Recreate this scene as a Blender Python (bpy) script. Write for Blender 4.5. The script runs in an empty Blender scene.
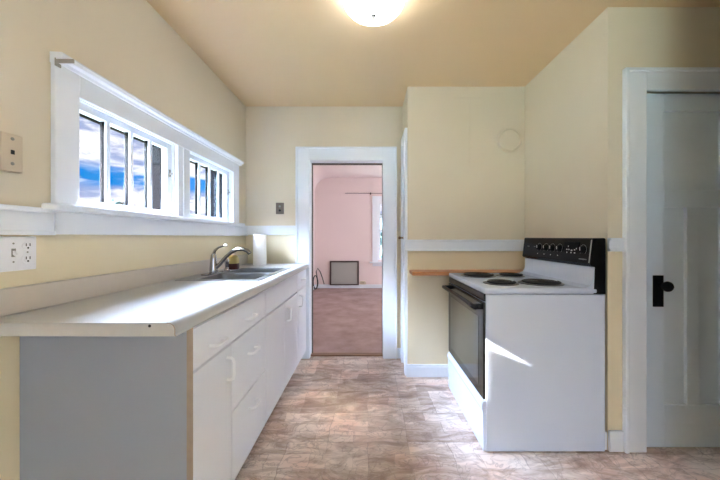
import bpy, bmesh, math, random
from mathutils import Vector, Matrix
random.seed(4)
S = bpy.context.scene
C = S.collection

# ------------------------------------------------------------------ materials
def srgb(r, g, b):
    f = lambda c: (c/12.92 if c <= .04045 else ((c+.055)/1.055)**2.4)
    return (f(r/255), f(g/255), f(b/255), 1)

def newmat(name):
    m = bpy.data.materials.new(name); m.use_nodes = True
    nt = m.node_tree; b = nt.nodes['Principled BSDF']
    return m, nt, b

def plain(name, col, rough=.5, metal=0, var=.04, nscale=6, bump=0, bscale=60, spec=.5, coat=0):
    """painted / moulded surface with a little procedural unevenness"""
    m, nt, b = newmat(name)
    tc = nt.nodes.new('ShaderNodeTexCoord')
    n = nt.nodes.new('ShaderNodeTexNoise'); n.inputs['Scale'].default_value = nscale; n.inputs['Detail'].default_value = 4
    nt.links.new(tc.outputs['Object'], n.inputs['Vector'])
    mx = nt.nodes.new('ShaderNodeMix'); mx.data_type = 'RGBA'
    lo = tuple(max(0, c*(1-var)) for c in col[:3])+(1,); hi = tuple(min(1, c*(1+var)) for c in col[:3])+(1,)
    mx.inputs[6].default_value = lo; mx.inputs[7].default_value = hi
    nt.links.new(n.outputs[0], mx.inputs[0]); nt.links.new(mx.outputs[2], b.inputs['Base Color'])
    b.inputs['Roughness'].default_value = rough; b.inputs['Metallic'].default_value = metal
    b.inputs['Specular IOR Level'].default_value = spec
    b.inputs['Coat Weight'].default_value = coat
    if bump:
        n2 = nt.nodes.new('ShaderNodeTexNoise'); n2.inputs['Scale'].default_value = bscale; n2.inputs['Detail'].default_value = 3
        nt.links.new(tc.outputs['Object'], n2.inputs['Vector'])
        bp = nt.nodes.new('ShaderNodeBump'); bp.inputs['Strength'].default_value = bump; bp.inputs['Distance'].default_value = .004
        nt.links.new(n2.outputs[0], bp.inputs['Height']); nt.links.new(bp.outputs[0], b.inputs['Normal'])
    return m

def wallpaint(name, low, high, zsplit, rough=.55):
    """two paints meeting behind the chair rail, on slightly uneven old plaster"""
    m, nt, b = newmat(name)
    g = nt.nodes.new('ShaderNodeNewGeometry'); sp = nt.nodes.new('ShaderNodeSeparateXYZ')
    nt.links.new(g.outputs['Position'], sp.inputs[0])
    gt = nt.nodes.new('ShaderNodeMath'); gt.operation = 'GREATER_THAN'; gt.inputs[1].default_value = zsplit
    nt.links.new(sp.outputs[2], gt.inputs[0])
    mx = nt.nodes.new('ShaderNodeMix'); mx.data_type = 'RGBA'
    mx.inputs[6].default_value = low; mx.inputs[7].default_value = high
    nt.links.new(gt.outputs[0], mx.inputs[0])
    n = nt.nodes.new('ShaderNodeTexNoise'); n.inputs['Scale'].default_value = 1.6; n.inputs['Detail'].default_value = 4
    nt.links.new(g.outputs['Position'], n.inputs['Vector'])
    mr = nt.nodes.new('ShaderNodeMapRange'); mr.inputs[3].default_value = .95; mr.inputs[4].default_value = 1.04
    nt.links.new(n.outputs[0], mr.inputs[0])
    mu = nt.nodes.new('ShaderNodeMix'); mu.data_type = 'RGBA'; mu.blend_type = 'MULTIPLY'; mu.inputs[0].default_value = 1
    nt.links.new(mx.outputs[2], mu.inputs[6]); nt.links.new(mr.outputs[0], mu.inputs[7])
    nt.links.new(mu.outputs[2], b.inputs['Base Color'])
    n2 = nt.nodes.new('ShaderNodeTexNoise'); n2.inputs['Scale'].default_value = 9; n2.inputs['Detail'].default_value = 6
    nt.links.new(g.outputs['Position'], n2.inputs['Vector'])
    bp = nt.nodes.new('ShaderNodeBump'); bp.inputs['Strength'].default_value = .25; bp.inputs['Distance'].default_value = .004
    nt.links.new(n2.outputs[0], bp.inputs['Height']); nt.links.new(bp.outputs[0], b.inputs['Normal'])
    b.inputs['Roughness'].default_value = rough; b.inputs['Specular IOR Level'].default_value = .35
    return m

def vinyl_floor():
    m, nt, b = newmat('sheet vinyl in slate block pattern')
    N, L = nt.nodes.new, nt.links.new
    g = N('ShaderNodeNewGeometry')
    # warp the coordinates a little so the printed joints wander
    wn = N('ShaderNodeTexNoise'); wn.inputs['Scale'].default_value = 7; wn.inputs['Detail'].default_value = 3
    L(g.outputs['Position'], wn.inputs['Vector'])
    sub = N('ShaderNodeVectorMath'); sub.operation = 'SUBTRACT'; sub.inputs[1].default_value = (.5, .5, .5)
    L(wn.outputs['Color'], sub.inputs[0])
    sc = N('ShaderNodeVectorMath'); sc.operation = 'SCALE'; sc.inputs['Scale'].default_value = .045
    L(sub.outputs[0], sc.inputs[0])
    ad = N('ShaderNodeVectorMath'); ad.operation = 'ADD'; L(g.outputs['Position'], ad.inputs[0]); L(sc.outputs[0], ad.inputs[1])
    def brick(w, h, off, mort):
        k = N('ShaderNodeTexBrick'); k.offset = off; k.inputs['Scale'].default_value = 1
        k.inputs['Brick Width'].default_value = w; k.inputs['Row Height'].default_value = h
        k.inputs['Mortar Size'].default_value = mort; k.inputs['Mortar Smooth'].default_value = .6; k.inputs['Bias'].default_value = 0
        k.inputs['Color1'].default_value = (0, 0, 0, 1); k.inputs['Color2'].default_value = (1, 1, 1, 1); k.inputs['Mortar'].default_value = (.5, .5, .5, 1)
        L(ad.outputs[0], k.inputs['Vector']); return k
    big = brick(.46, .305, .5, .003)
    small = brick(.23, .1016, .37, .003)
    # streaky marbling
    mp = N('ShaderNodeMapping'); mp.inputs['Scale'].default_value = (2.4, 6.5, 1); L(ad.outputs[0], mp.inputs[0])
    st = N('ShaderNodeTexNoise'); st.inputs['Scale'].default_value = 1.6; st.inputs['Detail'].default_value = 9; st.inputs['Roughness'].default_value = .68; st.inputs['Distortion'].default_value = 1.4
    L(mp.outputs[0], st.inputs['Vector'])
    cl = N('ShaderNodeTexNoise'); cl.inputs['Scale'].default_value = 2.1; cl.inputs['Detail'].default_value = 4
    L(g.outputs['Position'], cl.inputs['Vector'])
    def mul(a, k):
        q = N('ShaderNodeMath'); q.operation = 'MULTIPLY'; q.inputs[1].default_value = k; L(a, q.inputs[0]); return q.outputs[0]
    def add(a, c):
        q = N('ShaderNodeMath'); q.operation = 'ADD'; L(a, q.inputs[0]); L(c, q.inputs[1]); return q.outputs[0]
    v = add(add(mul(big.outputs['Color'], .22), mul(small.outputs['Color'], .20)), add(mul(st.outputs[0], 1.05), mul(cl.outputs[0], .30)))
    rp = N('ShaderNodeValToRGB'); L(v, rp.inputs[0])
    e = rp.color_ramp.elements
    e[0].position = .50; e[0].color = srgb(112, 90, 79)
    e[1].position = 1.0; e[1].color = srgb(230, 214, 202)
    for p, c in ((.66, srgb(148, 125, 111)), (.78, srgb(179, 158, 143)), (.88, srgb(200, 180, 167)), (.95, srgb(215, 198, 187))):
        x = e.new(p); x.color = c
    hv = N('ShaderNodeTexNoise'); hv.inputs['Scale'].default_value = 3.4; hv.inputs['Detail'].default_value = 5
    L(ad.outputs[0], hv.inputs['Vector'])
    hr = N('ShaderNodeMapRange'); hr.inputs[1].default_value = .45; hr.inputs[2].default_value = .65; hr.inputs[4].default_value = .55; L(hv.outputs[0], hr.inputs[0])
    hm = N('ShaderNodeMix'); hm.data_type = 'RGBA'; hm.blend_type = 'MULTIPLY'; hm.inputs[7].default_value = srgb(255, 226, 214)
    L(hr.outputs[0], hm.inputs[0]); L(rp.outputs[0], hm.inputs[6])
    # thin dark veins
    vn = N('ShaderNodeTexNoise'); vn.inputs['Scale'].default_value = 5.5; vn.inputs['Detail'].default_value = 5; vn.inputs['Distortion'].default_value = 2.2
    L(ad.outputs[0], vn.inputs['Vector'])
    vr = N('ShaderNodeValToRGB'); L(vn.outputs[0], vr.inputs[0])
    q = vr.color_ramp.elements; q[0].position = .475; q[0].color = (0, 0, 0, 1); q[1].position = .525; q[1].color = (0, 0, 0, 1)
    x = q.new(.50); x.color = (1, 1, 1, 1)
    mv = N('ShaderNodeMix'); mv.data_type = 'RGBA'; mv.inputs[7].default_value = srgb(140, 118, 108)
    L(mul(vr.outputs[0], .5), mv.inputs[0]); L(hm.outputs[2], mv.inputs[6])
    mo = N('ShaderNodeMix'); mo.data_type = 'RGBA'; mo.inputs[7].default_value = srgb(146, 126, 116)
    mm = N('ShaderNodeMath'); mm.operation = 'MAXIMUM'; L(mul(big.outputs['Fac'], .5), mm.inputs[0]); L(mul(small.outputs['Fac'], .3), mm.inputs[1])
    L(mm.outputs[0], mo.inputs[0]); L(mv.outputs[2], mo.inputs[6])
    L(mo.outputs[2], b.inputs['Base Color'])
    bp = N('ShaderNodeBump'); bp.inputs['Strength'].default_value = .18; bp.inputs['Distance'].default_value = .003
    L(v, bp.inputs['Height']); L(bp.outputs[0], b.inputs['Normal'])
    b.inputs['Roughness'].default_value = .42; b.inputs['Specular IOR Level'].default_value = .4
    return m

def carpet():
    m, nt, b = newmat('worn rose brown carpet')
    N, L = nt.nodes.new, nt.links.new
    g = N('ShaderNodeNewGeometry')
    n = N('ShaderNodeTexNoise'); n.inputs['Scale'].default_value = 3; n.inputs['Detail'].default_value = 8; n.inputs['Roughness'].default_value = .65
    L(g.outputs['Position'], n.inputs['Vector'])
    r = N('ShaderNodeValToRGB'); L(n.outputs[0], r.inputs[0])
    r.color_ramp.elements[0].position = .32; r.color_ramp.elements[0].color = srgb(150, 126, 122)
    r.color_ramp.elements[1].position = .7; r.color_ramp.elements[1].color = srgb(182, 158, 154)
    L(r.outputs[0], b.inputs['Base Color']); b.inputs['Roughness'].default_value = .95; b.inputs['Specular IOR Level'].default_value = .1
    f = N('ShaderNodeTexNoise'); f.inputs['Scale'].default_value = 150
    L(g.outputs['Position'], f.inputs['Vector'])
    bp = N('ShaderNodeBump'); bp.inputs['Strength'].default_value = .5; bp.inputs['Distance'].default_value = .006
    L(f.outputs[0], bp.inputs['Height']); L(bp.outputs[0], b.inputs['Normal'])
    return m

def wood(name, c0, c1, rough=.4):
    m, nt, b = newmat(name)
    N, L = nt.nodes.new, nt.links.new
    tc = N('ShaderNodeTexCoord'); mp = N('ShaderNodeMapping'); mp.inputs['Scale'].default_value = (2, 22, 22); L(tc.outputs['Object'], mp.inputs[0])
    n = N('ShaderNodeTexNoise'); n.inputs['Scale'].default_value = 2.5; n.inputs['Detail'].default_value = 6; n.inputs['Distortion'].default_value = .8
    L(mp.outputs[0], n.inputs['Vector'])
    r = N('ShaderNodeValToRGB'); L(n.outputs[0], r.inputs[0])
    r.color_ramp.elements[0].position = .35; r.color_ramp.elements[0].color = c0
    r.color_ramp.elements[1].position = .68; r.color_ramp.elements[1].color = c1
    L(r.outputs[0], b.inputs['Base Color']); b.inputs['Roughness'].default_value = rough
    return m

def glass(name, tint=(1, 1, 1, 1)):
    m, nt, b = newmat(name)
    nt.nodes.remove(b)
    t = nt.nodes.new('ShaderNodeBsdfTransparent'); t.inputs[0].default_value = tint
    g = nt.nodes.new('ShaderNodeBsdfGlossy'); g.inputs['Roughness'].default_value = .02
    mx = nt.nodes.new('ShaderNodeMixShader')
    mx.inputs[0].default_value = .05; nt.links.new(t.outputs[0], mx.inputs[1]); nt.links.new(g.outputs[0], mx.inputs[2])
    nt.links.new(mx.outputs[0], nt.nodes['Material Output'].inputs[0])
    return m

UP, LOW = srgb(219, 208, 187), srgb(230, 217, 187)
M = {
 'wall_side': wallpaint('cream plaster rail high', LOW, UP, 1.245),
 'wall_chim': wallpaint('cream plaster rail low', LOW, UP, 1.115),
 'wall_door': wallpaint('cream plaster by closet', LOW, UP, 1.145),
 'ceiling': plain('warm cream ceiling paint', srgb(226, 198, 156), .6, var=.03, nscale=1.2, bump=.2, bscale=8),
 'pink': plain('pink wall paint', srgb(232, 213, 211), .6, var=.03, nscale=1.5),
 'trim': plain('white gloss trim paint', srgb(230, 235, 243), .35, var=.02, nscale=4),
 'door': plain('white door paint', srgb(228, 240, 254), .4, var=.02, nscale=3),
 'floor': vinyl_floor(), 'carpet': carpet(),
 'cab': plain('white laminate cabinet front', srgb(234, 236, 242), .38, var=.015, nscale=5),
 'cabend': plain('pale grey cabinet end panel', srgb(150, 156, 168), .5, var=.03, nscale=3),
 'cabedge': plain('brown chipboard edge', srgb(160, 144, 128), .7, var=.15, nscale=40),
 'counter': plain('off white speckled laminate', srgb(186, 184, 182), .42, var=.05, nscale=45),
 'splash': plain('taupe laminate backsplash', srgb(206, 196, 186), .4, var=.04, nscale=30),
 'pull': plain('clear white plastic pull', srgb(246, 247, 250), .4, var=.01),
 'steel': plain('brushed stainless steel', (.34, .345, .36, 1), .3, 1, var=.06, nscale=30),
 'bowlsteel': plain('darkened stainless steel', (.20, .205, .215, 1), .35, 1, var=.06, nscale=30),  # sink steel darkened for the bowls to set them off from the rim
 'chrome': plain('chrome', (.46, .46, .48, 1), .14, 1, var=.03, nscale=12),
 'enamel': plain('white stove enamel', srgb(204, 214, 234), .22, var=.015, nscale=4),
 'black': plain('glossy black', (.005, .005, .006, 1), .2, var=.2, nscale=5, spec=.2),
 'blackmat': plain('satin black', (.005, .005, .006, 1), .6, var=.2, nscale=8, spec=.1),
 'ovendoor': plain('black oven door', (.002, .002, .002, 1), .10, var=.1, nscale=4),
 'ovenglass': plain('dark oven glass', (.004, .004, .004, 1), .10, var=.15, nscale=4, spec=.5),
 'coil': plain('dark burner coil', (.012, .011, .011, 1), .6, var=.4, nscale=30),
 'drip': plain('dark chrome drip pan', (.05, .05, .05, 1), .3, .6, var=.2),
 'gauge': plain('white panel print', srgb(210, 210, 210), .5, var=.05),
 'greyprint': plain('grey panel print', srgb(120, 120, 120), .5, var=.05),
 'plate': plain('beige plastic', srgb(206, 190, 166), .45, var=.04),
 'white': plain('white plastic', srgb(236, 236, 240), .35, var=.02),
 'dark': plain('dark slot', (.01, .01, .01, 1), .6, var=.2),
 'bronze': plain('brown switch plate', srgb(112, 100, 90), .45, var=.15, nscale=40),
 'metal': plain('dull grey metal', srgb(150, 148, 142), .45, .4, var=.1),
 'brass': plain('aged brass', srgb(150, 120, 80), .4, .7, var=.1),
 'paper': plain('white paper towel', srgb(246, 244, 242), .9, var=.02, nscale=30, bump=.4, bscale=120, spec=.1),
 'core': plain('brown card', srgb(150, 120, 90), .9),
 'yellow': plain('olive yellow soap', srgb(176, 156, 92), .3, var=.15, nscale=20),
 'darkred': plain('dark red liquid', srgb(66, 22, 16), .3, var=.2, nscale=20),
 'cap': plain('pale cap', srgb(214, 196, 182), .4),
 'shelf': wood('orange varnished wood', srgb(168, 104, 58), srgb(206, 142, 88), .35),
 'threshold': wood('worn brown threshold', srgb(108, 78, 58), srgb(150, 112, 84), .5),
 'glass': glass('window glass'),
 'lampglass': plain('lit white opal glass', srgb(226, 230, 236), .25, var=.02, coat=.3),
 'heater': plain('grey heater grille', srgb(176, 176, 170), .5, .0, var=.05),
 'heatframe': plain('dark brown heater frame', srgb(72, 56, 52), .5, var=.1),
 'cord': plain('black cord', (.01, .01, .011, 1), .5),
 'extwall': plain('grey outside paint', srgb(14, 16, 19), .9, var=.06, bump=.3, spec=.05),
 'blocker_paint': plain('grey green siding', srgb(120, 126, 120), .8, var=.1),
 'roof': plain('dark shingles', srgb(70, 68, 70), .9, var=.2, nscale=20),
 'bark': plain('bark', srgb(74, 62, 54), .9, var=.3, nscale=10, bump=.6),
 'leaf': plain('blue green foliage', srgb(52, 78, 78), .8, var=.5, nscale=4),
 'grass': plain('grass', srgb(96, 108, 82), .95, var=.3, nscale=.4),
}
_e = M['lampglass'].node_tree.nodes['Principled BSDF']; _e.inputs['Emission Color'].default_value = (.88, .95, 1.05, 1); _e.inputs['Emission Strength'].default_value = 12
for _k, _r in (('ovenglass', .13), ('ovendoor', .13)):
    _o = M[_k].node_tree.nodes['Principled BSDF']; _o.inputs['IOR'].default_value = 2.05 if _k == 'ovenglass' else 1.45; _o.inputs['Roughness'].default_value = _r
# fine horizontal ribs on the wall heater's grille
_m = M['heater'].node_tree
_w = _m.nodes.new('ShaderNodeTexWave'); _w.bands_direction = 'Z'; _w.inputs['Scale'].default_value = 14
_t = _m.nodes.new('ShaderNodeTexCoord'); _b = _m.nodes.new('ShaderNodeBump'); _b.inputs['Strength'].default_value = .6; _b.inputs['Distance'].default_value = .01
_m.links.new(_t.outputs['Object'], _w.inputs['Vector']); _m.links.new(_w.outputs[0], _b.inputs['Height'])
_m.links.new(_b.outputs[0], _m.nodes['Principled BSDF'].inputs['Normal'])

# ------------------------------------------------------------------ mesh helpers (world coordinates)
class MB:
    def __init__(s): s.bm = bmesh.new()
    def box(s, x0, x1, y0, y1, z0, z1, bev=0, seg=2):
        r = bmesh.ops.create_cube(s.bm, size=1)
        for v in r['verts']:
            v.co = Vector(((x0+x1)/2+v.co.x*(x1-x0), (y0+y1)/2+v.co.y*(y1-y0), (z0+z1)/2+v.co.z*(z1-z0)))
        if bev:
            ed = list({e for v in r['verts'] for e in v.link_edges})
            bmesh.ops.bevel(s.bm, geom=ed, offset=bev, segments=seg, profile=.5, affect='EDGES')
        return s
    def prism(s, poly, axis, a, b, bev=0):
        """poly: 2D points; axis 'y' -> (x,z), 'x' -> (y,z), 'z' -> (x,y)"""
        def P(p, t):
            return {'y': (p[0], t, p[1]), 'x': (t, p[0], p[1]), 'z': (p[0], p[1], t)}[axis]
        va = [s.bm.verts.new(P(p, a)) for p in poly]; vb = [s.bm.verts.new(P(p, b)) for p in poly]
        n = len(poly); fs = [s.bm.faces.new(va), s.bm.faces.new(list(reversed(vb)))]
        for i in range(n): fs.append(s.bm.faces.new((va[i], vb[i], vb[(i+1) % n], va[(i+1) % n])))
        if bev:
            ed = list({e for v in va+vb for e in v.link_edges})
            bmesh.ops.bevel(s.bm, geom=ed, offset=bev, segments=2, profile=.5, affect='EDGES')
        return s
    def tube(s, pts, r, seg=12, closed=False):
        pts = [Vector(p) for p in pts]; n = len(pts)
        rr = r if isinstance(r, (list, tuple)) else [r]*n
        rings = []; ref = None
        for i, p in enumerate(pts):
            if closed: d = pts[(i+1) % n]-pts[i-1]
            else: d = pts[min(i+1, n-1)]-pts[max(i-1, 0)]
            d.normalize()
            if ref is None:
                ref = Vector((0, 0, 1)) if abs(d.z) < .9 else Vector((1, 0, 0))
            u = (ref-d*ref.dot(d)).normalized(); ref = u; w = d.cross(u)
            rings.append([s.bm.verts.new(p+rr[i]*(math.cos(2*math.pi*k/seg)*u+math.sin(2*math.pi*k/seg)*w)) for k in range(seg)])
        m = n if closed else n-1
        for i in range(m):
            a, b = rings[i], rings[(i+1) % n]
            for k in range(seg): s.bm.faces.new((a[k], a[(k+1) % seg], b[(k+1) % seg], b[k]))
        if not closed:
            s.bm.faces.new(list(reversed(rings[0]))); s.bm.faces.new(rings[-1])
        return s
    def lathe(s, prof, c, axis='z', seg=32):
        """prof [(radius, offset along axis)]"""
        c = Vector(c); A = {'z': (Vector((1,0,0)), Vector((0,1,0)), Vector((0,0,1))), 'x': (Vector((0,1,0)), Vector((0,0,1)), Vector((1,0,0))), 'y': (Vector((1,0,0)), Vector((0,0,1)), Vector((0,1,0)))}[axis]
        rings = []
        for r, t in prof:
            if r < 1e-6: rings.append([s.bm.verts.new(c+A[2]*t)])
            else: rings.append([s.bm.verts.new(c+A[2]*t+r*(math.cos(2*math.pi*k/seg)*A[0]+math.sin(2*math.pi*k/seg)*A[1])) for k in range(seg)])
        for a, b in zip(rings, rings[1:]):
            for k in range(seg):
                q = [a[k % len(a)], a[(k+1) % len(a)], b[(k+1) % len(b)], b[k % len(b)]]
                q = list(dict.fromkeys(q))
                if len(q) > 2: s.bm.faces.new(q)
        if len(rings[0]) > 1: s.bm.faces.new(list(reversed(rings[0])))
        if len(rings[-1]) > 1: s.bm.faces.new(rings[-1])
        return s
    def build(s, name, mat, parent=None, at=(0, 0, 0), smooth=False):
        """vertices are given in world space; `at` is the origin of the object (or of its root)"""
        bmesh.ops.recalc_face_normals(s.bm, faces=s.bm.faces)
        me = bpy.data.meshes.new(name)
        if parent is not None:
            q = parent
            at = Vector((0, 0, 0))
            while q is not None: at = at+Vector(q.location); q = q.parent
        at = Vector(at)
        for v in s.bm.verts: v.co -= at
        if smooth:
            for f in s.bm.faces: f.smooth = True
            for e in s.bm.edges:
                if len(e.link_faces) == 2 and e.calc_face_angle(0) > .6: e.smooth = False
        s.bm.to_mesh(me); s.bm.free(); me.materials.append(M[mat])
        o = bpy.data.objects.new(name, me); C.objects.link(o)
        if parent is not None: o.parent = parent
        else: o.location = at
        return o

def tag(o, label, cat, group=None):
    o['label'] = label; o['category'] = cat
    if group: o['group'] = group
    return o
def thing(name, label, cat, loc, group=None):
    o = bpy.data.objects.new(name, None); o.location = loc; o.empty_display_size = .05; C.objects.link(o)
    return tag(o, label, cat, group)
def struct(o, label=None):
    o['kind'] = 'structure'
    if label: o['label'] = label
    return o

# ------------------------------------------------------------------ room shell
XL, XR, H = -1.200, 1.335, 2.468       # kitchen left wall, right wall, ceiling
YA, YB, YD = 3.10, 2.690, 1.760        # doorway wall, chimney wall, closet-door wall
XO = -1.370                            # outside face of the window wall
YREAR, XFAR = -2.2, 2.9
YP, HP, XPL = 7.35, 2.565, -1.235      # pink room far wall, ceiling, left wall
W1, W2 = (1.294, 1.965), (2.097, 2.773)   # the two window openings (along y)
WZ0, WZ1, WZT = 1.315, 1.763, 1.852     # sill, head as cased, head of the hole in the wall

struct(MB().box(XO, XFAR+.12, YREAR-.12, YA+.06, -.1, 0).build('floor', 'floor'))
struct(MB().box(XO, 3.3, YA+.06, YP+.12, -.1, 0).build('floor.001', 'carpet'))
struct(MB().box(-.60, .18, YA+.04, YA+.11, 0, .014, .004).build('trim_threshold', 'threshold'))
struct(MB().box(XO, XFAR+.12, YREAR-.12, YA+.12, H, H+.1).build('ceiling', 'ceiling'))

b = MB()
b.box(XO, XL, YREAR-.12, YA+.12, -.1, WZ0); b.box(XO, XL, YREAR-.12, YA+.12, WZT, H)
b.box(XO, XL, YREAR-.12, W1[0], WZ0, WZT); b.box(XO, XL, W1[1], W2[0], WZ0, WZT); b.box(XO, XL, W2[1], YA+.12, WZ0, WZT)
struct(b.build('wall_left', 'wall_side'))
DX0, DX1, DZ = -.585, .163, 1.948      # rough doorway opening
b = MB().box(XL, DX0, YA, YA+.12, 0, H).box(DX1, 1.5, YA, YA+.12, 0, H).box(DX0, DX1, YA, YA+.12, DZ, H)
struct(b.build('wall_back', 'wall_side'))
struct(MB().box(.338, 1.455, YB, YA, 0, H).build('wall_chimney', 'wall_chim'))
struct(MB().box(XR, XR+.12, YD+.12, YB, 0, H).build('wall_right', 'wall_chim'))
CX0, CX1, CZ = 1.540, 2.106, 2.045       # closet door opening
b = MB().box(XR, CX0, YD, YD+.12, 0, H).box(CX1, XFAR, YD, YD+.12, 0, H).box(CX0, CX1, YD, YD+.12, CZ, H)
struct(b.build('wall_closet', 'wall_door'))
struct(MB().box(XFAR, XFAR+.12, YREAR-.12, YA, 0, H).box(1.5, XFAR, YREAR-.12, 1.3, 0, H).build('wall_right_and_shade_block', 'wall_door'))  # far right wall, plus an unseen block added to shade the closet door
struct(MB().box(1.455, XFAR, YB, YB+.12, 0, H).build('wall_closet_back', 'wall_door'))
RX0, RX1, RZ0, RZ1 = -.7, 1.1, .85, 2.1   # window behind the camera
b = MB().box(XL, RX0, YREAR-.12, YREAR, 0, H).box(RX1, 1.5, YREAR-.12, YREAR, 0, H).box(RX0, RX1, YREAR-.12, YREAR, 0, RZ0).box(RX0, RX1, YREAR-.12, YREAR, RZ1, H)
struct(b.build('wall_front', 'wall_side'))
w = struct(MB().box(RX0-.1, RX0, YREAR, YREAR+.02, RZ0-.1, RZ1+.1).box(RX1, RX1+.1, YREAR, YREAR+.02, RZ0-.1, RZ1+.1)
    .box(RX0, RX1, YREAR, YREAR+.02, RZ1, RZ1+.1).box(RX0, RX1, YREAR, YREAR+.04, RZ0-.1, RZ0).build('window_4', 'trim'))

# pink room
struct(MB().box(XPL-.16, XPL, YA+.12, YP+.12, 0, HP).build('wall_pink_left', 'pink'))
b = MB()
PW0, PW1, PZ0, PZ1 = .235, 1.25, .66, 2.0
b.box(XPL, PW0, YP, YP+.12, 0, HP).box(PW1, 3.2, YP, YP+.12, 0, HP).box(PW0, PW1, YP, YP+.12, 0, PZ0).box(PW0, PW1, YP, YP+.12, PZ1, HP)
struct(b.build('wall_pink_far', 'pink'))
QY0, QY1, QZ0, QZ1 = 4.0, 6.4, .7, 2.1
b = MB().box(3.2, 3.32, YA+.12, QY0, 0, HP).box(3.2, 3.32, QY1, YP+.12, 0, HP).box(3.2, 3.32, QY0, QY1, 0, QZ0).box(3.2, 3.32, QY0, QY1, QZ1, HP)
struct(b.build('wall_pink_right', 'pink'))
struct(MB().box(1.5, 3.2, YA, YA+.12, 0, HP).box(XPL, 3.2, YA+.12, YA+.14, 2.02, HP).build('wall_pink_near', 'pink'))
cove = [(XPL, HP), (XPL, HP-.33)]+[(XPL+.33-.33*math.cos(t), HP-.33+.33*math.sin(t)) for t in [math.radians(a) for a in range(0, 91, 9)]]
struct(MB().box(XPL-.16, 3.32, YA+.12, YP+.12, HP, HP+.1).prism(cove, 'y', YA+.14, YP).build('ceiling.001', 'pink', smooth=True))
struct(MB().box(XPL, 3.2, YP-.015, YP, 0, .085, .003).box(XPL, XPL+.015, YA+.14, YP-.015, 0, .085, .003).build('baseboard_pink', 'trim'))

# ------------------------------------------------------------------ trim
def casing(x0, x1, zt, y, w, name, wt=None, legz=0):
    """door casing on a wall facing the camera, raised inner bead and outer back band"""
    wt = wt or w; b = MB()
    b.box(x0-w, x0, y-.020, y, legz, zt+wt, .003).box(x1, x1+w, y-.020, y, legz, zt+wt, .003).box(x0, x1, y-.020, y, zt, zt+wt, .003)
    b.box(x0-w-.006, x0-w+.014, y-.030, y, legz, zt+wt+.006, .004).box(x1+w-.014, x1+w+.006, y-.030, y, legz, zt+wt+.006, .004).box(x0-w-.006, x1+w+.006, y-.030, y, zt+wt-.014, zt+wt+.006, .004)
    return struct(b.build(name, 'trim'))
casing(-.572, .147, 1.934, YA, .128, 'trim_doorway')
b = MB().box(DX0, -.570, YA-.002, YA+.14, 0, 1.934).box(.147, DX1, YA-.002, YA+.14, 0, 1.934).box(DX0, DX1, YA-.002, YA+.14, 1.934, DZ)
struct(b.build('trim_doorway_jamb', 'trim'))
struct(MB().box(-.570, -.562, YA+.10, YA+.14, 0, 1.926).box(-.570, .147, YA+.10, YA+.14, 1.924, 1.934).box(.143, .147, YA+.10, YA+.14, 0, 1.926).build('doorway_shade_strip', 'heatframe'))  # brown strip coloured to stand for the shadow gap round the jamb
casing(1.536, 2.110, 1.997, YD, .116, 'trim_closet')

# chair rails
def rail(b, x0, x1, y0, y1, z0, z1, ax):
    b.box(x0, x1, y0, y1, z0, z1, .003)
    if ax == 'x': b.box(x0, x1+.007, y0, y1, z0-.004, z0+.012, .003).box(x0, x1+.009, y0, y1, z1-.014, z1+.003, .003)
    else: b.box(x0, x1, y0-.007, y1, z0-.004, z0+.012, .003).box(x0, x1, y0-.009, y1, z1-.014, z1+.003, .003)
b = MB(); rail(b, XL, XL+.018, YREAR, 1.192, 1.199, 1.291, 'x'); rail(b, XL, XL+.018, 2.925, YA, 1.205, 1.296, 'x')
struct(b.build('trim_rail_left', 'trim'))
b = MB(); rail(b, XL+.02, -.708, YA-.018, YA, 1.212, 1.296, 'y'); struct(b.build('trim_rail_back', 'trim'))
b = MB(); rail(b, .312, XR, YB-.018, YB, 1.073, 1.163, 'y'); struct(b.build('trim_rail_chimney', 'trim'))
b = MB(); rail(b, XR-.004, 1.412, YD-.018, YD, 1.112, 1.180, 'y'); struct(b.build('trim_rail_closet', 'trim'))
# baseboards
struct(MB().box(.326, XR, YB-.016, YB, 0, .088, .003).box(.326, XR, YB-.012, YB, .088, .108, .004).build('baseboard_chimney', 'trim'))
struct(MB().box(XR, 1.412, YD-.016, YD, 0, .115, .003).build('baseboard_closet', 'trim'))
struct(MB().box(.285, .338, YA-.014, YA, 0, .10, .003).build('baseboard_back', 'trim'))
struct(MB().box(XR-.014, XR, YD+.002, YB-.016, 0, .10, .003).build('baseboard_right', 'trim'))
struct(MB().box(XL, XL+.014, YREAR, 1.09, 0, .10, .003).build('baseboard_left', 'trim'))

# window casing, stool and apron (one frame around both sashes)
xc = XL+.020
b = MB()
b.box(XL, xc, 1.193, W1[0], 1.297, 1.861, .003).box(XL, xc, W1[1], W2[0], 1.297, WZ1-.004, .003).box(XL, xc, W2[1], 2.896, 1.297, 1.861, .003)
b.box(XL, xc, W1[0], W2[1], WZ1-.004, 1.861, .003)
b.box(XL, xc+.006, W1[1]+.052, W1[1]+.070, 1.315, WZ1-.006, .002)                     # bead on the mullion
b.prism([(XL, 1.848), (xc+.006, 1.848), (xc+.012, 1.858), (xc+.026, 1.864), (xc+.030, 1.878), (xc+.026, 1.886), (XL, 1.888)], 'y', 1.191, 2.93)
struct(b.build('trim_window_casing', 'trim'))
struct(MB().box(XL-.03, XL+.060, 1.161, 2.94, 1.286, 1.315, .009, 3).build('trim_window_stool', 'trim'))
b = MB(); b.box(XL, XL+.024, 1.191, 2.925, 1.198, 1.286, .003); struct(b.build('trim_window_apron', 'trim'))
br = MB().box(xc-.001, xc+.070, 1.190, 1.196, 1.844, 1.860, .002).box(xc-.001, xc+.004, 1.190, 1.212, 1.835, 1.864, .001).build('curtain_bracket', 'metal', at=(xc, 1.193, 1.86))
tag(br, 'short dull grey metal bracket sticking out at near top corner of window casing', 'bracket')

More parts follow.
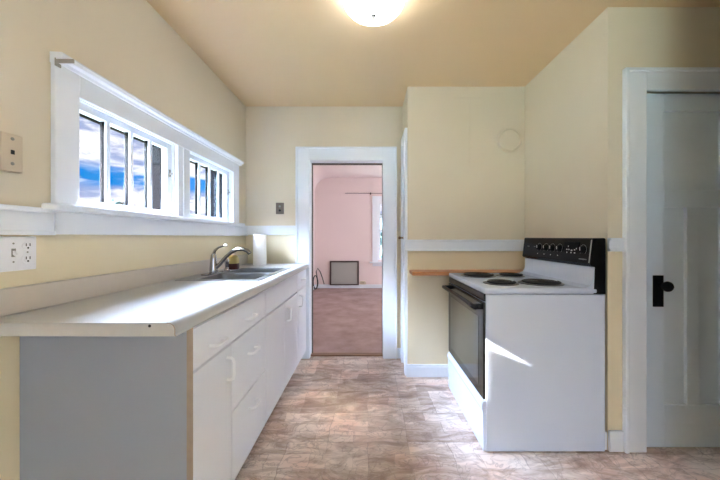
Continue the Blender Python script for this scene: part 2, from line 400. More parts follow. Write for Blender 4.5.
XG = -1.237
def sash(n, y0, y1, g0, g1, ms):
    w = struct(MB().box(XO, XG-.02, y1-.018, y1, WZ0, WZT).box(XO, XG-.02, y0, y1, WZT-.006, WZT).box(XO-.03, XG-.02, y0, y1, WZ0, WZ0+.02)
        .prism([(y0, WZ0), (y0+.087, WZ0), (y0+.087, 1.717), (y0+.047, 1.764), (y0+.01, 1.808), (y0+.01, WZT), (y0, WZT)], 'x', XO, XO+.02)  # unseen wedge on the near side, shaped to trim the sun streak
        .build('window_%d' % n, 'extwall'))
    f = MB().box(XL-.003, XG-.02, y0, y0+.004, WZ0, WZ1).box(XL-.003, XG-.02, y1-.004, y1, WZ0, WZ1).box(XL-.003, XG-.02, y0, y1, WZ1-.004, WZ1)
    f.box(XG-.02, XG+.018, y0+.004, g0, WZ0, WZ1-.004, .002).box(XG-.02, XG+.018, g1, y1-.004, WZ0, WZ1-.004, .002)
    f.box(XG-.02, XG+.018, g0, g1, WZ0, 1.347, .002).box(XG-.02, XG+.018, g0, g1, 1.727, WZT-.002, .002)
    fr = f.build('sash_frame', 'trim', w)
    for y in ms:
        mn = MB().box(XG+.006, XG+.018, y-.011, y+.011, 1.342, 1.731, .003).build('muntin', 'trim', w)
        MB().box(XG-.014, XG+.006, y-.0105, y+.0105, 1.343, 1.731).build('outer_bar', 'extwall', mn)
    MB().box(XG-.002, XG+.001, g0-.004, g1+.004, 1.343, 1.731).build('glass_panes', 'glass', w)
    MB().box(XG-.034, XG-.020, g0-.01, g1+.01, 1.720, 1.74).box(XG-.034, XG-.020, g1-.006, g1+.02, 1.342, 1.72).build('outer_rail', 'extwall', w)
    # small catch on the far stile
    MB().box(XG+.018, XG+.026, g1+.012, g1+.024, 1.555, 1.60, .002).box(XG+.026, XG+.038, g1+.014, g1+.022, 1.57, 1.582, .002).build('sash_catch', 'metal', w)
sash(1, W1[0], W1[1], 1.325, 1.918, (1.485, 1.633, 1.776))
sash(2, W2[0], W2[1], 2.132, 2.726, (2.293, 2.439, 2.584))

# window of the pink room
w = struct(MB().box(PW0-.135, PW0, YP-.025, YP, PZ0-.05, PZ1+.135, .004).box(PW1, PW1+.135, YP-.025, YP, PZ0-.05, PZ1+.135, .004).box(PW0, PW1, YP-.025, YP, PZ1, PZ1+.135, .004)
    .box(PW0-.2, PW1+.2, YP-.075, YP, PZ0-.075, PZ0-.045, .006).box(PW0-.13, PW1+.13, YP-.02, YP, PZ0-.15, PZ0-.075, .003).build('window_3', 'trim'))
zm = (PZ0+PZ1)/2
MB().box(PW0, PW0+.05, YP+.02, YP+.06, PZ0-.04, PZ1).box(PW1-.05, PW1, YP+.02, YP+.06, PZ0-.04, PZ1).box(PW0+.05, PW1-.05, YP+.02, YP+.06, PZ0-.04, PZ0+.05).box(PW0+.05, PW1-.05, YP+.02, YP+.06, PZ1-.05, PZ1).box(PW0+.05, PW1-.05, YP+.02, YP+.06, zm-.03, zm+.03).build('sash_frame', 'trim', w)
for z in (zm-.34, zm+.34): MB().box(PW0+.05, PW1-.05, YP+.03, YP+.055, z-.012, z+.012).build('muntin', 'trim', w)
MB().box(PW0+.05, PW1-.05, YP+.039, YP+.042, PZ0+.05, PZ1-.05).build('glass_panes', 'glass', w)
struct(MB().box(3.18, 3.2, QY0-.1, QY0, QZ0-.1, QZ1+.1).box(3.18, 3.2, QY1, QY1+.1, QZ0-.1, QZ1+.1).box(3.18, 3.2, QY0, QY1, QZ1, QZ1+.1).box(3.16, 3.2, QY0, QY1, QZ0-.1, QZ0).build('window_5', 'trim'))

# cupboard door in the side of the chimney block
d = struct(MB().box(.316, .338, 2.706, 2.775, 0, 2.125, .003).box(.316, .338, 2.985, 3.055, 0, 2.125, .003).box(.316, .338, 2.775, 2.985, 2.05, 2.125, .003).build('door_2', 'trim'))
MB().box(.327, .338, 2.775, 2.985, .03, 2.05, .002).build('door_panel', 'trim', d)
MB().lathe([(.0, -.045), (.011, -.043), (.014, -.034), (.010, -.022), (.006, -.018), (.006, -.004), (.013, -.002), (.013, 0)], (.327, 2.94, 1.18), 'x', 16).build('door_knob', 'brass', d, smooth=True)

# closet door: one wide panel over two tall ones
DY = YD+.022
d = MB()
x0, x1, z0, z1 = 1.550, 2.098, 0.002, 1.998
px = [(1.670, 1.799), (1.867, 1.996)]
st = .018
d.box(x0, x1, DY+st, DY+.036, z0, z1)
d.box(x0, px[0][0], DY, DY+st+.002, z0, z1, .002).box(px[1][1], x1, DY, DY+st+.002, z0, z1, .002)
d.box(px[0][0], px[1][1], DY, DY+st+.002, z0, .24, .002).box(px[0][0], px[1][1], DY, DY+st+.002, 1.90, z1, .002)
d.box(px[0][0], px[1][1], DY, DY+st+.002, 1.357, 1.452, .002).box(px[0][1], px[1][0], DY, DY+st+.002, .24, 1.357, .002)
door = struct(d.build('door_1', 'door'))
hd = MB().box(1.604, 1.662, DY-.007, DY, .795, .972, .002).build('door_handle', 'blackmat', door)
MB().lathe([(0, -.066), (.018, -.064), (.027, -.054), (.029, -.044), (.024, -.032), (.010, -.024), (.009, -.006), (.016, -.004), (.016, 0)], (1.641, DY-.006, .916), 'y', 24).build('knob', 'blackmat', hd, smooth=True)

# plaster seam strips on the chimney wall
struct(MB().box(.865, .874, YB-.006, YB, 1.80, 2.380, .0015).build('trim_seam', 'wall_chim'))
struct(MB().box(.735, .975, YB-.006, YB, 2.376, 2.386, .0015).build('trim_seam.001', 'wall_chim'))

# ------------------------------------------------------------------ kitchen cabinets
FX = -.60                       # face of doors and drawers
ZB, ZT, ZD = .088, .888, .722
def pull(parent, y, z, vert):
    """U shaped bow pull, 95 mm"""
    L = .047; o = .030; pts = []
    prof = [(-L, 0), (-L, o*.55), (-L+.006, o*.88), (-L+.018, o), (0, o), (L-.018, o), (L-.006, o*.88), (L, o*.55), (L, 0)]
    for t, q in prof: pts.append((FX+q, y, z+t) if vert else (FX+q, y+t, z))
    return MB().tube(pts, .0062, 8).build('handle', 'pull', parent, smooth=True)
def carcass(root, y0, y1, endpanel=False):
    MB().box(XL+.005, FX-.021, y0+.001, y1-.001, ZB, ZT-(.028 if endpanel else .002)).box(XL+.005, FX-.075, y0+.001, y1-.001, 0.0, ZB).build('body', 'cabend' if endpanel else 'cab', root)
def front(root, kind, y0, y1, z0, z1, pulls=(), vert=False):
    g = .0042
    f = MB().box(FX-.020, FX, y0+g, y1-g, z0+g, z1-g, .0025).build(kind, 'cab', root)
    for (y, z) in pulls: pull(f, y, z, vert)
    return f
Y0, Y1, Y2, Y3 = 1.083, 1.848, 2.69, 3.072
c = thing('drawer_cabinet', 'white base cabinet with grey end panel nearest the camera, drawers and door', 'cabinet', (-.9, (Y0+Y1)/2, 0), 'white kitchen base cabinets')
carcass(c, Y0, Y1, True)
MB().box(FX-.021, FX-.0004, Y0-.001, Y0+.0018, ZB, ZT-.004).build('edge_strip', 'cabedge', c)
front(c, 'drawer', Y0, Y1, ZD, ZT-.012, [(1.245, .775), (1.60, .785)])
front(c, 'door', Y0, 1.394, ZB, ZD, [(1.345, .627)], True)
front(c, 'drawer', 1.394, Y1, .414, ZD, [(1.625, .605)])
front(c, 'drawer', 1.394, Y1, ZB, .414, [(1.64, .325)])
c = thing('sink_cabinet', 'white double door base cabinet under the steel sink', 'cabinet', (-.9, (Y1+Y2)/2, 0), 'white kitchen base cabinets')
# open top so that the bowls hang inside
b = MB().box(XL+.005, FX-.021, Y1+.001, Y1+.018, ZB, ZT-.002).box(XL+.005, FX-.021, Y2-.018, Y2-.001, ZB, ZT-.002).box(XL+.005, XL+.02, Y1+.018, Y2-.018, ZB, ZT-.002)
b.box(XL+.02, FX-.021, Y1+.018, Y2-.018, ZB, ZB+.018).box(FX-.04, FX-.021, Y1+.018, Y2-.018, ZB+.018, ZT-.002).box(XL+.005, FX-.075, Y1+.001, Y2-.001, 0, ZB)
b.build('body', 'cab', c)
front(c, 'false_front', Y1, Y2, ZD, ZT-.004)
front(c, 'door', Y1, (Y1+Y2)/2, ZB, ZD-.006)
front(c, 'door', (Y1+Y2)/2, Y2, ZB, ZD-.006, [(2.345, .615)], True)
c = thing('end_cabinet', 'narrow white base cabinet beside the doorway with one drawer above a door', 'cabinet', (-.9, (Y2+Y3)/2, 0), 'white kitchen base cabinets')
carcass(c, Y2, Y3)
front(c, 'drawer', Y2, Y3, ZD, ZT-.004, [(2.87, .805)])
front(c, 'door', Y2, Y3, ZB, ZD, [(2.752, .63)], True)

# worktop with a hole for the sink
CF, CB, CT, CBOT = -.580, XL+.002, .930, .890
prof = lambda xb: [(xb, CBOT), (CF+.004, CBOT), (CF, CBOT+.004), (CF, CT-.018), (CF-.004, CT-.008), (CF-.012, CT-.002), (CF-.024, CT), (xb, CT)]
SY0, SY1, SX0, SX1 = 1.885, 2.605, -1.125, -.655
b = MB().prism(prof(CB), 'y', .948, SY0).prism(prof(CB), 'y', SY1, 3.078).prism(prof(SX1), 'y', SY0, SY1)
b.box(CB, SX0, SY0, SY1, CBOT, CT)
ct = tag(b.build('countertop', 'counter', at=(-.9, 2.06, CBOT), smooth=True), 'long off white laminate countertop with rounded front edge under the windows', 'countertop')
struct(MB().box(CB, CB+.020, .948, 3.098, CT, 1.020, .004).build('trim_backsplash', 'splash'))
MB().lathe([(.0045, -.0008), (.0045, .002)], (-.655, .948, .921), 'y', 10).build('edge_chip', 'dark', ct)

MB().tube([(x, .9485, z) for x, z in reversed(prof(CF-.03)[1:7])], .0014, 6).build('end_seam', 'cabedge', ct)

# sink
sk = thing('kitchen_sink', 'double bowl stainless steel sink set into the white countertop', 'sink', (-.89, 2.245, CT))
o0, o1, p0, p1 = -1.140, -.640, 1.862, 2.628      # rim outline (x, y)
bowls = [(-1.035, -.682, 1.905, 2.222), (-1.035, -.682, 2.262, 2.590)]
b = MB(); zt = CT+.004
b.box(o0, bowls[0][0], p0, p1, CT, zt, .0015).box(bowls[0][1], o1, p0, p1, CT, zt, .0015)
for (ya, yb) in ((p0, bowls[0][2]), (bowls[0][3], bowls[1][2]), (bowls[1][3], p1)): b.box(bowls[0][0], bowls[0][1], ya, yb, CT, zt)
# raised lip
b.tube([(o0+.006, p0+.006, zt-.002), (o1-.006, p0+.006, zt-.002), (o1-.006, p1-.006, zt-.002), (o0+.006, p1-.006, zt-.002)], .002, 8, True)
b.build('rim', 'steel', sk)
for (xa, xb_, ya, yb) in bowls:
    b = MB(); bm = b.bm
    rings = []
    def rr(ins, z, r):
        out = []
        for cx, cy, a0 in ((xb_-ins-r, yb-ins-r, 0), (xa+ins+r, yb-ins-r, 90), (xa+ins+r, ya+ins+r, 180), (xb_-ins-r, ya+ins+r, 270)):
            for k in range(5):
                a = math.radians(a0+k*22.5); out.append(bm.verts.new((cx+r*math.cos(a), cy+r*math.sin(a), z)))
        return out
    for ins, z, r in ((-.004, zt-.001, .045), (.002, zt-.006, .045), (.006, zt-.03, .045), (.012, zt-.14, .05), (.022, zt-.155, .06), (.05, zt-.163, .06)): rings.append(rr(ins, z, r))
    for a, c_ in zip(rings, rings[1:]):
        for k in range(20): bm.faces.new((a[k], a[(k+1) % 20], c_[(k+1) % 20], c_[k]))
    bm.faces.new(rings[-1])
    bo = b.build('bowl', 'bowlsteel', sk, smooth=True)
    MB().lathe([(.040, 0), (.040, .002), (.030, .003), (.028, .001), (0, .001)], ((xa+xb_)/2, (ya+yb)/2, zt-.163), 'z', 20).build('drain', 'chrome', bo, smooth=True)

# faucet
fx, fy, fz = -1.070, 2.19, CT+.004
f = thing('faucet', 'chrome single lever faucet with arched spout on the sink back', 'faucet', (fx, fy, fz))
MB().box(fx-.027, fx+.027, fy-.125, fy+.10, fz, fz+.012, .008, 3).build('base_plate', 'chrome', f, smooth=True)
MB().lathe([(.027, .010), (.027, .03), (.024, .07), (.021, .105), (.018, .128), (.010, .142), (0, .146)], (fx, fy, fz), 'z', 24).build('body', 'chrome', f, smooth=True)
pts = [(fx+.005, fy, fz+.030), (fx+.04, fy, fz+.062), (fx+.085, fy, fz+.115), (fx+.125, fy, fz+.150), (fx+.165, fy, fz+.168), (fx+.205, fy, fz+.170), (fx+.235, fy, fz+.158), (fx+.252, fy, fz+.140)]
MB().tube(pts, [.014, .0135, .0125, .012, .012, .0125, .0135, .014], 14).build('spout', 'chrome', f, smooth=True)
MB().tube([(fx, fy, fz+.136), (fx+.012, fy-.004, fz+.162), (fx+.040, fy-.010, fz+.182), (fx+.075, fy-.016, fz+.193), (fx+.100, fy-.02, fz+.196)], [.011, .009, .007, .006, .005], 10).build('lever', 'chrome', f, smooth=True)
s = thing('sink_sprayer', 'short chrome side sprayer standing beside the faucet', 'sprayer', (-1.055, 2.36, fz))
MB().lathe([(.022, 0), (.022, .006), (.016, .014), (.013, .030)], (-1.055, 2.36, fz), 'z', 18).build('base', 'chrome', s, smooth=True)
MB().lathe([(.011, .028), (.014, .045), (.017, .07), (.017, .084), (.012, .093), (0, .095)], (-1.055, 2.36, fz), 'z', 18).build('spray_head', 'chrome', s, smooth=True)
# soap bottle
q = (-1.065, 2.50, fz)
s = thing('soap_bottle', 'squat yellow soap bottle with dark red lower half behind the faucet', 'bottle', q)
MB().lathe([(.040, 0), (.044, .006), (.044, .040), (.0435, .046)], q, 'z', 24).build('lower_half', 'darkred', s, smooth=True)
MB().lathe([(.0435, .046), (.043, .075), (.038, .095), (.026, .108), (.018, .112)], q, 'z', 24).build('body', 'yellow', s, smooth=True)
MB().lathe([(.020, .110), (.021, .114), (.019, .132), (.012, .136), (0, .136)], q, 'z', 20).build('cap', 'cap', s, smooth=True)
# paper towel roll
q = (-1.0, 2.92, CT)
s = thing('paper_towel_roll', 'white paper towel roll standing upright in the countertop corner', 'paper towel', q)
MB().lathe([(.021, .0), (.057, .0), (.059, .004), (.059, .276), (.057, .28), (.021, .28)], q, 'z', 32).build('paper', 'paper', s, smooth=True)
MB().lathe([(.0205, .001), (.0205, .281), (.018, .281), (.018, .001)], q, 'z', 24).build('card_core', 'core', s, smooth=True)

# ------------------------------------------------------------------ electric range
rx0, rx1, ry0, ry1 = .648, 1.304, 1.736, 2.491
R = thing('electric_range', 'white electric range with black oven door and black control panel', 'stove', ((rx0+rx1)/2, (ry0+ry1)/2, 0))
MB().box(rx0, rx1, ry0, ry1, .008, .872, .004).build('body', 'enamel', R)
for (x, y) in ((rx0+.06, ry0+.05), (rx1-.06, ry0+.05), (rx0+.06, ry1-.05), (rx1-.06, ry1-.05)):
    MB().lathe([(.018, 0), (.018, .003), (.009, .004), (.009, .010)], (x, y, 0), 'z', 12).build('foot', 'blackmat', R)
MB().box(.636, 1.262, ry0-.002, ry1+.002, .874, .907, .010, 3).build('cooktop', 'enamel', R, smooth=True)
# white back guard curving up from the cooktop
bg = [(1.150, .905), (1.195, .908), (1.222, .920), (1.234, .942), (1.238, .97), (1.238, 1.022), (1.262, 1.022), (1.262, .905)]
MB().prism(bg, 'y', ry0+.0, ry1).build('back_guard', 'enamel', R, smooth=True)
cp = [(1.218, 1.040), (1.234, 1.176), (1.240, 1.182), (1.298, 1.182), (rx1, 1.176), (rx1, .874), (1.240, .874), (1.246, 1.022), (1.238, 1.028), (1.226, 1.030)]
P = MB().prism(cp, 'y', ry0-.001, ry1+.001).build('control_panel', 'black', R)
def onpanel(y, z, off=0):     # point on the sloping face of the panel
    t = (z-1.040)/(1.176-1.040); return (1.218+.016*t-off, y, z)
# silver edge at the near end of the panel
a_, b_ = onpanel(ry0+.006, 1.045), onpanel(ry0+.006, 1.172)
MB().tube([a_, b_], .0035, 8).build('edge_trim', 'metal', P)
MB().tube([onpanel(ry0+.01, 1.044), onpanel(ry1-.01, 1.044)], .0022, 8).build('edge_trim', 'blackmat', P)
for y in (2.262, 2.178, 2.101, 2.024, 1.803):
    c0 = onpanel(y, 1.115)
    k = MB().lathe([(.020, 0), (.019, -.010), (.016, -.018), (0, -.018)], c0, 'x', 20).build('knob', 'blackmat', P, smooth=True)
    MB().box(c0[0]-.0195, c0[0]-.017, y-.0022, y+.0022, c0[2]-.004, c0[2]+.015).build('pointer', 'gauge', k)
    arc = [onpanel(y+.029*math.cos(math.radians(a)), 1.115+.029*math.sin(math.radians(a))) for a in range(-50, 231, 20)]
    MB().tube(arc, .0012, 6).build('dial_ring', 'greyprint', P)
for y in (2.275, 2.192, 2.114, 2.036):
    c1 = onpanel(y, 1.070); MB().lathe([(.0032, -.0012), (.0032, .001)], c1, 'x', 10).build('indicator_light', 'gauge', P)
c1 = onpanel(1.905, 1.118)
MB().box(c1[0]-.0025, c1[0]+.004, 1.842, 1.972, 1.085, 1.158, .001).build('clock', 'blackmat', P)
for y, z, wy in ((1.945, 1.112, .008), (1.925, 1.112, .006), (1.90, 1.108, .012), (1.872, 1.112, .008), (1.855, 1.12, .005), (1.945, 1.094, .006), (1.905, 1.094, .008), (1.872, 1.094, .010), (1.93, 1.132, .004)):
    MB().box(c1[0]-.0045, c1[0]-.002, y-wy/2, y+wy/2, z-.0035, z+.0035).build('clock_mark', 'gauge', P)
for y0_, y1_, z in ((2.40, 2.43, 1.118), (2.315, 2.335, 1.118), (1.765, 1.83, 1.062)):
    c1 = onpanel(y0_, z); MB().box(c1[0]-.0012, c1[0]+.001, y0_, y1_, z-.003, z+.003).build('panel_print', 'greyprint', P)
# oven door
MB().box(.638, rx0, ry0+.004, ry1-.004, .832, .873, .002).build('vent_strip', 'black', R)
D = MB().box(.634, rx0, ry0+.003, ry1-.003, .292, .828, .004).build('oven_door', 'ovendoor', R)
MB().box(.6325, .636, ry0+.075, ry1-.075, .345, .735, .001).build('oven_window', 'ovenglass', D)
h = MB().tube([(.600, ry0+.018, .795), (.588, ry0+.03, .800), (.586, ry0+.06, .802), (.586, ry1-.06, .802), (.588, ry1-.03, .800), (.600, ry1-.018, .795)], .013, 12)
h.box(.598, .636, ry0+.020, ry0+.050, .785, .812, .004).box(.598, .636, ry1-.050, ry1-.020, .785, .812, .004)
h.build('handle', 'black', D, smooth=True)
dw = [(rx0, .012), (.634, .012), (.634, .225), (.626, .243), (.626, .262), (.634, .284), (rx0, .288)]
MB().prism(dw, 'y', ry0+.002, ry1-.002, .002).build('storage_drawer', 'enamel', R)
# coil burners
for bx, by, br_ in ((.808, 1.925, .088), (1.050, 1.925, .112), (.800, 2.300, .110), (1.036, 2.300, .084)):
    p = MB().lathe([(br_+.014, .0), (br_+.014, .003), (br_+.006, .0045), (br_-.004, .001), (.02, -.0)], (bx, by, .907), 'z', 36).build('burner', 'drip', R, smooth=True)
    n = int(br_/.018); pts = []
    for k in range(n*24+1):
        a = k/24*2*math.pi; r = .016+(br_-.022)*k/(n*24); pts.append((bx+r*math.cos(a), by+r*math.sin(a), .9165))
    MB().tube(pts, .0062, 6).build('coil', 'coil', p, smooth=True)

# wooden side shelf behind the range
sh = MB().box(.352, XR-.001, 2.502, YB-.001, .882, .911, .003).build('wood_shelf', 'shelf', at=(.85, 2.6, .882))
tag(sh, 'orange varnished wooden shelf fixed to the wall behind the range', 'shelf')

# ------------------------------------------------------------------ small fittings
v = thing('flue_cover', 'round cream painted flue cover high on the chimney wall', 'flue cover', (1.196, YB, 2.008))
MB().lathe([(.101, 0), (.101, -.026), (.095, -.038), (.087, -.040), (.081, -.028)], (1.196, YB, 2.008), 'y', 40).build('rim', 'wall_chim', v, smooth=True)
MB().lathe([(.083, -.010), (.081, -.028), (.05, -.033), (0, -.035)], (1.196, YB, 2.008), 'y', 40).build('dished_plate', 'wall_chim', v, smooth=True)

q = (.03, 1.67, H)
l = thing('ceiling_light', 'white glass dome light flush on the kitchen ceiling', 'lamp', q)
MB().lathe([(.150, 0), (.150, -.018), (.140, -.022)], q, 'z', 40).build('base_ring', 'white', l, smooth=True)
MB().lathe([(.162, -.016), (.164, -.026), (.156, -.050), (.135, -.076), (.10, -.096), (.06, -.107), (0, -.111)], q, 'z', 48).build('glass_dome', 'lampglass', l, smooth=True)
MB().lathe([(.013, -.109), (.013, -.113), (.006, -.116), (.008, -.124), (.005, -.131), (0, -.132)], q, 'z', 16).build('finial', 'metal', l, smooth=True)

j = thing('phone_jack', 'beige wall plate phone jack left of the windows', 'phone jack', (XL, 1.047, 1.468))
MB().box(XL, XL+.022, 1.014, 1.080, 1.405, 1.530, .004, 3).build('cover_plate', 'plate', j)
MB().box(XL+.021, XL+.023, 1.042, 1.053, 1.462, 1.476).build('socket', 'dark', j)
for z in (1.513, 1.431): MB().lathe([(.0055, 0), (.0055, .0016), (.003, .0022), (0, .0022)], (XL+.0215, 1.047, z), 'x', 12).build('screw', 'metal', j)

o = thing('outlet_plate', 'white combined light switch and double outlet plate under the chair rail', 'outlet', (XL, 1.103, 1.13))
MB().box(XL, XL+.007, 1.022, 1.138, 1.073, 1.190, .003, 3).build('cover_plate', 'white', o)
for z in (1.158, 1.112):
    r_ = MB().lathe([(.0165, 0), (.0165, .0025), (.0155, .0032), (0, .0032)], (XL+.006, 1.107, z), 'x', 24).build('receptacle', 'white', o)
    MB().box(XL+.0085, XL+.0098, 1.0995, 1.1022, z-.002, z+.008).box(XL+.0085, XL+.0098, 1.1118, 1.1145, z-.002, z+.008).lathe([(.0032, 0), (.0032, .0013)], (XL+.0085, 1.107, z-.008), 'x', 10).build('slots', 'dark', r_)
MB().lathe([(.003, 0), (.003, .0015), (0, .002)], (XL+.0065, 1.107, 1.135), 'x', 10).build('screw', 'metal', o)
MB().box(XL+.006, XL+.009, 1.057, 1.069, 1.121, 1.149).build('toggle_slot', 'metal', o)
MB().prism([(XL+.006, 1.131), (XL+.018, 1.122), (XL+.019, 1.128), (XL+.008, 1.143)], 'y', 1.0595, 1.0665).build('toggle', 'white', o)
for z in (1.166, 1.104): MB().lathe([(.003, 0), (.003, .0015), (0, .002)], (XL+.0065, 1.063, z), 'x', 10).build('screw', 'metal', o)

sw = thing('light_switch', 'small brown switch plate on the wall left of the doorway', 'light switch', (-.864, YA, 1.468))
MB().box(-.903, -.824, YA-.006, YA, 1.412, 1.524, .003).build('cover_plate', 'bronze', sw)
for z in (1.488, 1.448): MB().lathe([(.010, 0), (.010, -.006), (.007, -.009), (0, -.009)], (-.864, YA-.005, z), 'y', 14).build('push_button', 'dark' if z < 1.47 else 'metal', sw)

# ------------------------------------------------------------------ pink room things
ht = thing('wall_heater', 'grey wall heater grille in dark frame low on the pink wall', 'heater', (-.55, YP, .35))
b = MB().box(-.885, -.85, YP-.045, YP, .075, .635, .004).box(-.245, -.21, YP-.045, YP, .075, .635, .004).box(-.85, -.245, YP-.045, YP, .60, .635, .004).box(-.85, -.245, YP-.045, YP, .075, .10, .004)
b.build('frame', 'heatframe', ht)
MB().box(-.85, -.245, YP-.03, YP-.001, .10, .60).build('grille', 'heater', ht)
oc = thing('baseboard_outlet', 'small oval beige outlet low on pink wall right of the heater', 'outlet', (-.12, YP-.015, .115))
MB().lathe([(.080, 0), (.078, -.008), (.05, -.012), (0, -.012)], (-.12, YP, .125), 'y', 24).build('cover', 'plate', oc, smooth=True)
MB().box(-.15, -.125, YP-.0135, YP-.011, .115, .135).box(-.115, -.09, YP-.0135, YP-.011, .115, .135).build('slots', 'dark', oc)
for ob in oc.children: ob.scale = (1, 1, .62)
cr = thing('curtain_rod', 'thin dark curtain rod above the far pink room window', 'curtain rod', (.3, YP-.05, 2.195))
MB().tube([(-.53, YP-.05, 2.20), (.3, YP-.05, 2.197), (1.4, YP-.05, 2.195)], .006, 8).build('rod', 'heatframe', cr)
for x in (.06, 1.38): MB().box(x-.012, x+.012, YP-.055, YP-.002, 2.17, 2.215, .003).build('bracket', 'heatframe', cr)
# coil of black cord leaning in the corner
pts = []
for k in range(60):
    a = k/59*2*math.pi*2.0; pts.append((-1.19+.05*math.cos(a)+.012*k/59, 7.10+.02*k/59+.02*math.sin(a*.7), .17+.15*math.sin(a)))
pts += [(-1.17, 7.14, .40), (-1.14, 7.15, .48), (-1.08, 7.15, .40), (-1.03, 7.15, .26), (-.99, 7.14, .12)]
cd = MB().tube(pts, .010, 8).build('power_cord', 'cord', at=(-1.1, 7.1, .01), smooth=True)
tag(cd, 'black looped cord standing on carpet in the far left corner', 'cord')

# ------------------------------------------------------------------ outdoors
struct(MB().box(-80, XO-.2, -40, 90, -1.1, -1.0).build('ground', 'grass'))
struct(MB().box(-20, 20, YP+.4, 60, -1.1, -1.0).build('ground.001', 'grass'))
struct(MB().box(-6.8, -6.2, 1.26, 1.99, -1.0, 4.66).box(-6.86, -6.14, 1.22, 2.03, 4.66, 4.78).build('sun_blocker', 'blocker_paint'))  # added stack out of view, keeps the sun off the second window
def tree(px, top, rad, Y, label, seed, mat='leaf'):
    s_ = 316/Y; x = (px-368)/s_; zt_ = 1.188+(237-top)/s_
    t = thing('tree', label, 'tree', (x, Y, -1.0), 'trees outside the windows')
    rnd = random.Random(seed); zc = zt_-rad
    MB().tube([(x, Y, -1.0), (x+.05*rad, Y, (zc-1)/2), (x, Y, zc)], [.16*rad, .12*rad, .07*rad], 10).build('trunk', 'bark', t, smooth=True)
    b = MB()
    for i in range(420):
        while True:
            v = Vector((rnd.uniform(-1, 1), rnd.uniform(-1, 1), rnd.uniform(-1, 1)))
            if .25 < v.length < 1: break
        p = Vector((x, Y, zc))+v*rad; sz = rad*rnd.uniform(.10, .2)
        n = Vector((rnd.gauss(0, 1), rnd.gauss(0, 1), rnd.gauss(0, 1))).normalized(); u = n.orthogonal().normalized(); w_ = n.cross(u)
        q = [b.bm.verts.new(p+sz*(u*a+w_*c_)+n*sz*.2*h_) for a, c_, h_ in ((-1, 0, 0), (0, -.6, 1), (1, 0, 0), (0, .6, 1))]
        b.bm.faces.new(q)
    b.lathe([(0, -rad*.8), (rad*.5, -rad*.6), (rad*.72, 0), (rad*.5, rad*.6), (0, rad*.8)], (x, Y, zc), 'z', 12)
    b.build('crown', mat, t)
tree(112, 199, 1.25, 30, 'small dark blue green tree seen through near window over the sill', 1)
tree(392, 205, 3.0, 22, 'blue green tree outside the pink room window', 2)

# ------------------------------------------------------------------ sky and light
W = bpy.data.worlds.new('sky'); S.world = W; W.use_nodes = True
nt = W.node_tree; N, L = nt.nodes.new, nt.links.new
bg_ = nt.nodes['Background']
tc = N('ShaderNodeTexCoord'); sp = N('ShaderNodeSeparateXYZ'); L(tc.outputs['Generated'], sp.inputs[0])
mp = N('ShaderNodeMapping'); mp.inputs['Scale'].default_value = (5, 5, 19); L(tc.outputs['Generated'], mp.inputs[0])
cn = N('ShaderNodeTexNoise'); cn.inputs['Scale'].default_value = 1.5; cn.inputs['Detail'].default_value = 6; cn.inputs['Roughness'].default_value = .6; cn.inputs['Distortion'].default_value = .5
L(mp.outputs[0], cn.inputs['Vector'])
def math_(op, a, c_=None, clamp=False):
    q = N('ShaderNodeMath'); q.operation = op; q.use_clamp = clamp
    for i, s_ in enumerate((a, c_)):
        if s_ is None: continue
        if isinstance(s_, (int, float)): q.inputs[i].default_value = s_
        else: L(s_, q.inputs[i])
    return q.outputs[0]
# blue gap in the clouds about 9 degrees up
band = N('ShaderNodeValToRGB'); L(sp.outputs[2], band.inputs[0])
e = band.color_ramp.elements; e[0].position = .085; e[0].color = (0, 0, 0, 1); e[1].position = .30; e[1].color = (.25, .25, .25, 1)
for p, c_ in ((.118, .35), (.136, 1), (.156, 1), (.176, .35), (.21, .12)):
    x = e.new(p); x.color = (c_, c_, c_, 1)
nz = N('ShaderNodeMapRange'); nz.inputs[1].default_value = .36; nz.inputs[2].default_value = .62; nz.inputs[3].default_value = 1.3; nz.inputs[4].default_value = -.9
L(cn.outputs[0], nz.inputs[0])
blue_f = math_('MULTIPLY', math_('ADD', band.outputs[0], math_('MULTIPLY', nz.outputs[0], .5)), band.outputs[0], True)
cl = N('ShaderNodeValToRGB'); L(cn.outputs[0], cl.inputs[0])
cl.color_ramp.elements[0].position = .42; cl.color_ramp.elements[0].color = srgb(164, 172, 206)
cl.color_ramp.elements[1].position = .56; cl.color_ramp.elements[1].color = (1.0, 1.0, 1.03, 1)
sky = N('ShaderNodeMix'); sky.data_type = 'RGBA'; L(blue_f, sky.inputs[0]); L(cl.outputs[0], sky.inputs[6]); sky.inputs[7].default_value = srgb(12, 132, 214)
# the cloud deck is far brighter overhead and towards the sun
hi = N('ShaderNodeMapRange'); hi.interpolation_type = 'SMOOTHSTEP'; hi.inputs[1].default_value = .34; hi.inputs[2].default_value = .56
L(sp.outputs[2], hi.inputs[0])
we = N('ShaderNodeMapRange'); we.interpolation_type = 'SMOOTHSTEP'; we.inputs[1].default_value = -.15; we.inputs[2].default_value = -.7; we.inputs[3].default_value = 1.0; we.inputs[4].default_value = 150.0
L(sp.outputs[0], we.inputs[0])
stren = math_('ADD', math_('MULTIPLY', hi.outputs[0], we.outputs[0]), 1.0)
gm = N('ShaderNodeMath'); gm.operation = 'GREATER_THAN'; gm.inputs[1].default_value = -.002; L(sp.outputs[2], gm.inputs[0])
gr = N('ShaderNodeMix'); gr.data_type = 'RGBA'; gr.inputs[6].default_value = (.10, .12, .10, 1); cool = N('ShaderNodeMix'); cool.data_type = 'RGBA'; cool.inputs[7].default_value = (.66, .86, 1.20, 1); L(hi.outputs[0], cool.inputs[0]); L(sky.outputs[2], cool.inputs[6])
L(cool.outputs[2], gr.inputs[7]); L(gm.outputs[0], gr.inputs[0])
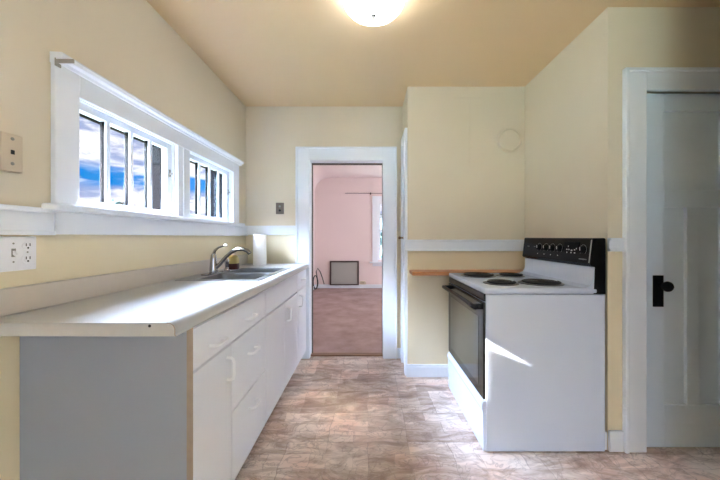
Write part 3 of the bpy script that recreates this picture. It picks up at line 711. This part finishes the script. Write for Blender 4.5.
L(gr.outputs[2], bg_.inputs['Color']); L(stren, bg_.inputs['Strength'])

REAR_W, PINK_W = 9.0, 70
def area(name, loc, target, sx, sy, power, col, portal=False, spread=180):
    l = bpy.data.lights.new(name, 'AREA'); l.shape = 'RECTANGLE'; l.size = sx; l.size_y = sy; l.energy = power; l.color = col
    l.spread = math.radians(spread)
    if portal: l.cycles.is_portal = True
    o = bpy.data.objects.new(name, l); C.objects.link(o); o.location = loc
    d = Vector(target)-Vector(loc); o.rotation_euler = d.to_track_quat('-Z', 'Y').to_euler(); return o
# portals: guide sky light through the openings
for n, (a, c_) in enumerate((W1, W2)):
    area('window_portal', (XO-.04, (a+c_)/2, (WZ0+WZ1)/2), (0, (a+c_)/2, (WZ0+WZ1)/2), c_-a, WZ1-WZ0, 1, (1, 1, 1), True)
area('rear_window_daylight', ((RX0+RX1)/2, YREAR-.16, (RZ0+RZ1)/2), ((RX0+RX1)/2, 0, (RZ0+RZ1)/2), RX1-RX0, RZ1-RZ0, REAR_W, (.60, .84, 1.22))
area('pink_window_daylight', (3.36, (QY0+QY1)/2, (QZ0+QZ1)/2), (0, (QY0+QY1)/2, (QZ0+QZ1)/2), QY1-QY0, QZ1-QZ0, PINK_W, (.84, .93, 1.0))
area('window_portal', ((PW0+PW1)/2, YP+.14, (PZ0+PZ1)/2), ((PW0+PW1)/2, 0, (PZ0+PZ1)/2), PW1-PW0, PZ1-PZ0, 1, (1, 1, 1), True)
sun = bpy.data.lights.new('sun', 'SUN'); sun.energy = 60; sun.angle = math.radians(.35); sun.color = (1, .95, .87)
so = bpy.data.objects.new('sun', sun); C.objects.link(so); so.location = (-5, 0, 6)
so.rotation_euler = Vector((1, .176, -.570)).to_track_quat('-Z', 'Y').to_euler()

# ------------------------------------------------------------------ camera
cam = bpy.data.cameras.new('camera'); co = bpy.data.objects.new('camera', cam); C.objects.link(co)
co.location = (0, 0, 1.188); co.rotation_euler = (math.pi/2, 0, 0)
cam.sensor_width = 36; cam.lens = 36*316/720; cam.shift_x = -8/720; cam.shift_y = -3/720; cam.clip_start = .05
S.camera = co
S.cycles.caustics_reflective = True; S.cycles.blur_glossy = 0.0; S.cycles.sample_clamp_indirect = 0; S.cycles.use_light_tree = False     # the oven glass throws the sun back onto the floor
S.view_settings.view_transform = 'Standard'; S.view_settings.look = 'None'; S.view_settings.gamma = 1
S.view_settings.use_curve_mapping = False; S.view_settings.exposure = .44
